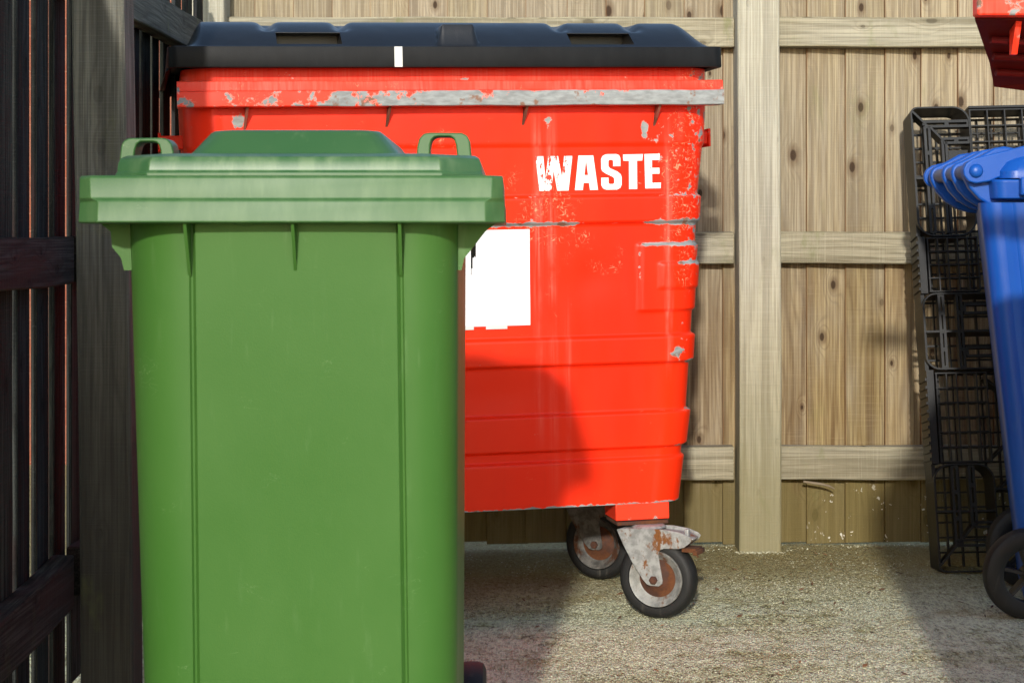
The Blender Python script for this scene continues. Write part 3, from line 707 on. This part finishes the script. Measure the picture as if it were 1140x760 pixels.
caster(.492, .075, R(-25) - psi); caster(.475, .60, R(-28) - psi, 'grime_shade', 'grime_shade'); caster(-.44, .12, R(-12)); caster(-.44, .60, R(20), 'grime_shade', 'grime_shade')

# ------------------------------------------------------------------ blue wheelie bin
bb = thing('wheelie_bin', 'blue two-wheeled bin seen side-on in front of the black pallet', 'bin', (1.5, 4.7, .0))
BX = lambda p: (p[0] - 1.5, p[1] - 4.7, p[2])
bm = B()
def bring(t, z):
    x0 = 1.262 + (1.15 - 1.262) * t; x1 = 1.70 + .12 * t; y0 = 4.44 - .03 * t; y1 = 4.90 + .03 * t; r = .05
    P = []
    for p in rring(x0, x1, y0, y1, r, z, 7): P.append(p)
    i = 15  # start of the near side after the front-left arc: add shallow vertical panels
    k = 8
    seq = [(x0 + r + .004, y0), (x0 + r + .014, y0 + .006), (x0 + r + .03, y0 + .006), (x0 + r + .04, y0 - .001), (x0 + .2, y0 - .002), (x1 - r - .04, y0 - .001)]
    P = P[:k] + [(a, b, z) for a, b in seq] + P[k:]
    return [BX((p[0] + max(0, p[1] - 4.42) * .235, p[1], p[2])) for p in P]
loft(bm, [bring(t, .05 + .985 * t) for t in (0, .1, .3, .5, .7, .9, 1)])
obj('body', bm, M['blue'], bb, smooth=35)
bm = B(); loft(bm, [[BX(p) for p in rring(1.185 - d, 1.87, 4.40 - d, 4.87 + d, .03, z, 5)] for z, d in ((1.042, -.02), (1.045, 0), (1.088, .004), (1.092, 0))])
obj('rim', bm, M['blue'], bb, smooth=35, bevel=.002)
bm = B(); loft(bm, [[BX(p) for p in rring(1.20 + d, 1.86 - d, 4.395 + d, 4.88 - d, .04, z, 5)] for z, d in ((1.0945, 0), (1.112, .0), (1.135, .012), (1.158, .04), (1.17, .09))])
bl = obj('lid', bm, M['blue'], bb, smooth=30)
PX, PZ = 1.143, 1.113
def lobe(y, arm=False):
    o = []
    if arm:
        o = [(.0, -.031), (-.018, -.026), (-.029, -.012), (-.031, .004), (-.024, .019), (-.008, .03), (.12, .062), (.2, .07), (.2, -.012), (.06, -.015), (.034, -.026)]
    else:
        o = [(-.029, .002), (-.027, -.012), (-.012, -.042), (.012, -.068), (.045, -.088), (.08, -.098), (.14, -.102), (.2, -.10), (.2, .04), (.075, .062), (.05, .058), (.022, .042), (-.002, .03), (-.018, .024), (-.026, .014)]
    return [(PX + a, PZ + b) for a, b in o]
for y, t in ((4.57, .026), (4.665, .026), (4.80, .028), (4.455, .03)):
    bm = B(); prism(bm, lobe(y), lambda a, b, q: BX((a + .004, q, b)), y, y + t); obj('handle_bracket', bm, M['blue'], bb, bevel=.006, seg=3)
for y in (4.425, 4.85):
    bm = B(); prism(bm, lobe(y, True), lambda a, b, q: BX((a, q, b)), y, y + .016); h = obj('hinge_arm', bm, M['blue'], bl, bevel=.004, seg=3)
bm = B(); tube(bm, [BX((PX, 4.43, PZ)), BX((PX, 4.86, PZ))], .0185, 20); obj('handle', bm, M['bluepin'], bb, smooth=40)
bm = B(); lathe(bm, [(.0, -.012), (.008, -.0115), (.014, -.008), (.0175, 0), (.0175, .01)], 24); obj('hinge_pin', bm, M['blue'], bl, smooth=60, loc=BX((PX, 4.424, PZ)))
bm = B(); vs = box(bm, *[1.24 - 1.5, 1.5 - 1.5], 4.372 - 4.7, 4.40 - 4.7, 1.052, 1.095); obj('lift_lug', bm, M['blue'], bb, bevel=.004)
for X, y in ((1.272, 4.42), (1.385, 4.82)): wheel_parts(bb, BX((X, y, .122)), 1, .112, .055, M['rubber'], M['blackp'], rot=(0, R(13), 0))
bm = B(); tube(bm, [BX((1.272, 4.42, .122)), BX((1.385, 4.82, .122))], .01, 10); obj('axle', bm, M['galv'], bb, smooth=40)
bm = B(); box(bm, .2, .26, -.2, .2, .013, .06); obj('front_foot', bm, M['blue'], bb, bevel=.005)

# ------------------------------------------------------------------ black pallet leaning on the fence
pt = thing('pallet', 'black plastic pallet stood on end against the fence', 'pallet', (1.186, 4.985, gz(1.2, 5.0) + .004))
lean = math.asin(.262 / 1.345); pt.rotation_euler = (-lean, R(-1.2), R(-.8))
PH, PW, PD = 1.335, .96, .13     # local: x across, y depth away from camera, z up the pallet
bm = B()
def bar(bm, x0, x1, z0, z1, y0, y1): box(bm, x0, x1, y0, y1, z0, z1)
for i in range(24): bar(bm, .012 + i * .041, .012 + i * .041 + .005, .01, PH - .01, PD - .016, PD - .001)
for i in range(32): bar(bm, .004, PW - .004, .012 + i * .0422, .012 + i * .0422 + .005, PD - .0145, PD - .0025)
obj('deck_grid', bm, M['pallet'], pt)
def panel_lattice(x0, x1, z0, z1, nx, nz):
    bm = B()
    for i in range(nx + 1):
        x = x0 + (x1 - x0) * i / nx; bar(bm, x - .0019, x + .0019, z0, z1, .0, .03)
    for i in range(nz + 1):
        z = z0 + (z1 - z0) * i / nz; bar(bm, x0 - .0028, x1 + .0028, z - .0018, z + .0018, .0015, .028)
    return obj('lattice', bm, M['pallet'], pt)
panel_lattice(.026, .168, .79, .945, 5, 4); panel_lattice(.026, .168, .305, .555, 5, 6)
panel_lattice(.172, .78, .99, PH - .012, 12, 7)
panel_lattice(.3, .7, .31, .55, 6, 4)
# edge stile with little notches
for z0, z1, k in ((.30, .565, 11), (.785, .95, 8)):
    bm = B(); bar(bm, 0, .02, z0, z1, .006, PD - .018)
    for i in range(k):
        z = z0 + .01 + i * .0225; bar(bm, -.004, .0005, z, z + .008, .01, PD - .03)
    obj('edge_stile', bm, M['pallet'], pt)
bm = B(); bar(bm, .0005, .011, .03, PH - .03, .022, PD - .022); obj('edge_stile', bm, M['pallet'], pt)
def ring_wall(bm, x0, x1, z0, z1, r, t, y0, y1):
    n = 7
    oo = rring(x0, x1, z0, z1, r, 0, n); ii = rring(x0 + t, x1 - t, z0 + t, z1 - t, tuple(max(a - t, .002) for a in r), 0, n)
    k = len(oo); A = [[bm.verts.new((p[0], y, p[1])) for p in q] for q, y in ((oo, y0), (oo, y1), (ii, y1), (ii, y0))]
    for s in range(4):
        a, b = A[s], A[(s + 1) % 4]
        for i in range(k): bm.faces.new((a[i], a[(i + 1) % k], b[(i + 1) % k], b[i]))
def ladder(bm, x0, x1, z0, z1, n, y0=.004, y1=.03, e=.0075):
    """slotted strip: two edges and cross pieces"""
    if z1 - z0 > x1 - x0:
        bar(bm, x0, x0 + e, z0, z1, y0, y1); bar(bm, x1 - e, x1, z0, z1, y0, y1)
        for i in range(n + 1):
            z = z0 + (z1 - z0) * i / n; bar(bm, x0 + e - .0005, x1 - e + .0005, z - .006, z + .006, y0 + .0005, y1 - .001)
    else:
        bar(bm, x0, x1, z0, z0 + e, y0, y1); bar(bm, x0, x1, z1 - e, z1, y0, y1)
        for i in range(n + 1):
            x = x0 + (x1 - x0) * i / n; bar(bm, x - .006, x + .006, z0 + e - .0005, z1 - e + .0005, y0 + .0005, y1 - .001)
def diag(bm, p, q, w, y0, y1):
    p, q = Vector(p), Vector(q); d = (q - p).normalized(); nn = Vector((-d.y, d.x)) * w / 2
    prism(bm, [p + nn, q + nn, q - nn, p - nn], lambda a, b, t: (a, t, b), y0, y1)
def foot(z0, z1, kind):
    bm = B(); w = .172
    r = {'top': (.05, .05, .05, .02), 'mid': (.04, .04, .04, .04), 'low': (.02, .05, .05, .05)}[kind]
    ring_wall(bm, .0, w if kind != 'mid' else .24, z0, z1, r, .0045, 0, PD - .018)
    if kind == 'top':
        ladder(bm, .036, .056, z0 + .01, z1 - .058, 4); ladder(bm, .04, w - .004, z1 - .062, z1 - .04, 2)
        ladder(bm, .085, .103, z0 + .01, z1 - .105, 3); ladder(bm, .09, w - .004, z1 - .112, z1 - .092, 2)
        diag(bm, (.006, z1 - .012), (.042, z1 - .05), .006, .002, .05); diag(bm, (.056, z1 - .062), (.09, z1 - .1), .006, .002, .05)
        bar(bm, .004, w - .004, z1 - .215, z1 - .209, .004, PD - .02); bar(bm, .11, w - .006, z1 - .17, z1 - .125, .03, .036)
    elif kind == 'mid':
        ladder(bm, .045, .064, z0 + .005, z1 - .005, 4); ladder(bm, .096, .115, z0 + .005, z1 - .005, 4)
        ladder(bm, .118, .232, z1 - .062, z1 - .03, 1); ladder(bm, .118, .232, z0 + .035, z0 + .066, 1)
        bar(bm, .005, .235, (z0 + z1) / 2 - .003, (z0 + z1) / 2 + .003, .006, PD - .02)
    else:
        ladder(bm, .05, .072, z0 + .075, z1 - .006, 3); ladder(bm, .098, .118, z0 + .13, z1 - .006, 3)
        ladder(bm, .055, .5, z0 + .07, z0 + .092, 5); ladder(bm, .11, .5, z0 + .12, z0 + .14, 4)
        diag(bm, (.006, z0 + .02), (.055, z0 + .075), .007, .002, .05); diag(bm, (.072, z0 + .09), (.105, z0 + .13), .007, .002, .05)
        bar(bm, .004, w - .004, z0 + .165, z0 + .171, .006, PD - .02)
        bar(bm, .17, .5, z0 + .225, z0 + .231, .01, PD - .02); bar(bm, .17, PW, z0 + .002, z0 + .008, 0, PD - .018)
    obj('foot', bm, M['pallet'], pt)
foot(.95, PH, 'top'); foot(.565, .785, 'mid'); foot(.0, .30, 'low')
bm = B(); bar(bm, .17, PW, PH - .007, PH - .0005, 0, PD - .018); bar(bm, PW - .006, PW, .05, PH - .05, 0, PD - .018)
bar(bm, .25, PW - .008, .93, .945, .02, .06); bar(bm, .26, .32, .01, .56, .03, .09)
for a, b in (((.175, .31), (.30, .42)), ((.175, .545), (.30, .44)), ((.25, .62), (.42, .5)), ((.18, .22), (.32, .32))): diag(bm, a, b, .006, .05, PD - .02)
ladder(bm, .215, .235, .16, .33, 3); obj('runner', bm, M['pallet'], pt)

# ------------------------------------------------------------------ second red container, mostly out of frame at the right
r2 = thing('waste_container', 'red container corner jutting in above the blue bin and pallet', 'container', (1.4, 3.1, 0))
def Q(X, Y, Z): return (X - 1.4, Y - 3.1, Z)
wa = {'wear': lambda p: .36, 'scratch': lambda p: .5, 'streak': lambda p: .25}
bm = B(); box(bm, .8295 - 1.4, 2.1 - 1.4, 3.2 - 3.1, 3.2385 - 3.1, 1.345, 1.386); obj('front_rail', bm, M['redlow'], r2, bevel=.004, attrs=wa)
bm = B()
top = [Q(.8346, 3.2397, 1.382), Q(2.1, 3.2397, 1.382), Q(2.1, 3.56, 1.268), Q(.956, 3.5584, 1.264), Q(.92, 3.456, 1.304)]
bot = [Q(.8346, 3.2397, 1.3417), Q(2.1, 3.2397, 1.3417), Q(2.1, 3.56, 1.1), Q(.953, 3.552, 1.247), Q(.9152, 3.4432, 1.2841)]
a = [bm.verts.new(p) for p in top]; b = [bm.verts.new(p) for p in bot]
bm.faces.new((a[0], a[1], a[4])); bm.faces.new((a[1], a[3], a[4])); bm.faces.new((a[1], a[2], a[3]))
for i in range(5): bm.faces.new((a[i], a[(i + 1) % 5], b[(i + 1) % 5], b[i]))
bm.faces.new((b[0], b[4], b[1])); bm.faces.new((b[4], b[3], b[1])); bm.faces.new((b[3], b[2], b[1]))
obj('hopper', bm, M['redshade'], r2, attrs={'wear': lambda p: .12})
for k in range(3):
    bm = B(); y = 3.315 + k * .077; z = 1.3365 - (y - 3.24) * .3
    tube(bm, [Q(.883 + k * .0256, y, z), Q(1.5, y + .077, z - .026)], .0077, 8); obj('stiffening_rib', bm, M['redshade'], r2, smooth=60)
bm = B(); prism(bm, [(3.245, 1.343), (3.29, 1.343), (3.29, 1.283), (3.277, 1.283)], lambda a, b, t: Q(t, a, b), .911, .9216); obj('gusset', bm, M['redlow'], r2, attrs=wa)
bm = B(); loft(bm, [[Q(.765 + d, 2.545 + d, z), Q(.80 + d, 2.51 + d, z), Q(1.95 - d, 2.51 + d, z), Q(1.95 - d, 3.55 - d, z), Q(1.12 + d, 3.55 - d, z), Q(1.06 + d, 3.5 - d, z)] for z, d in ((.26, .03), (.3, .02), (1.07, .0), (1.095, .02))])
obj('body', bm, M['redlow'], r2, smooth=40, attrs=wa)
bm = B(); box(bm, 1.3 - 1.4, 1.94 - 1.4, 3.46 - 3.1, 3.54 - 3.1, 1.09, 1.262); obj('hinge_panel', bm, M['redlow'], r2, bevel=.006, attrs=wa)
for X, Y in ((.95, 2.65), (1.8, 2.7), (1.22, 3.4), (1.8, 3.4)):
    if 1: 
        t = wheel_parts(r2, Q(X, Y, .1 + .0), 1, .1, .05, M['rubber'], M['rim'], rot=(0, 0, R(20)))
        bm = B(); box(bm, X - 1.4 - .035, X - 1.4 + .035, Y - 3.1 - .045, Y - 3.1 - .04, .09, .262); box(bm, X - 1.4 - .035, X - 1.4 + .035, Y - 3.1 + .04, Y - 3.1 + .045, .09, .262); box(bm, X - 1.4 - .04, X - 1.4 + .04, Y - 3.1 - .05, Y - 3.1 + .05, .254, .264)
        obj('fork', bm, M['galv'], r2)

# ------------------------------------------------------------------ light, sky, camera
EL, AZ = 17.8, 6.3
d = Vector((math.sin(R(AZ)) * math.cos(R(EL)), math.cos(R(AZ)) * math.cos(R(EL)), -math.sin(R(EL))))
sl = bpy.data.lights.new('sun', 'SUN'); sl.energy = 2.1; sl.angle = R(1.7); sl.color = (1, .96, .88)
so = bpy.data.objects.new('sun', sl); COL.objects.link(so); so.rotation_euler = d.to_track_quat('-Z', 'Y').to_euler(); so.location = (-2, -8, 6)
w = bpy.data.worlds.new('World'); S.world = w; w.use_nodes = True
nt = w.node_tree; bg = nt.nodes['Background']; sky = nt.nodes.new('ShaderNodeTexSky'); sky.sky_type = 'NISHITA'; sky.sun_disc = False
sky.sun_elevation = R(EL); sky.sun_rotation = R(180 + AZ); sky.dust_density = .6; sky.air_density = 1.
nt.links.new(sky.outputs[0], bg.inputs[0]); bg.inputs[1].default_value = .15
cam = bpy.data.cameras.new('camera'); co_ = bpy.data.objects.new('camera', cam); COL.objects.link(co_); S.camera = co_
co_.location = (0, 0, .95); co_.rotation_euler = (R(90), 0, 0)
cam.sensor_width = 36; cam.lens = 2000 / 1140 * 36; cam.shift_y = -116 / 1140; cam.clip_end = 500; cam.clip_start = .05
cam.dof.use_dof = True; cam.dof.focus_distance = 4.35; cam.dof.aperture_fstop = 18
S.view_settings.view_transform = 'Standard'; S.view_settings.look = 'None'; S.view_settings.exposure = .9; S.view_settings.gamma = 1
S.view_settings.use_curve_mapping = False
S.cycles.use_denoising = True
S.cycles.max_bounces = 6
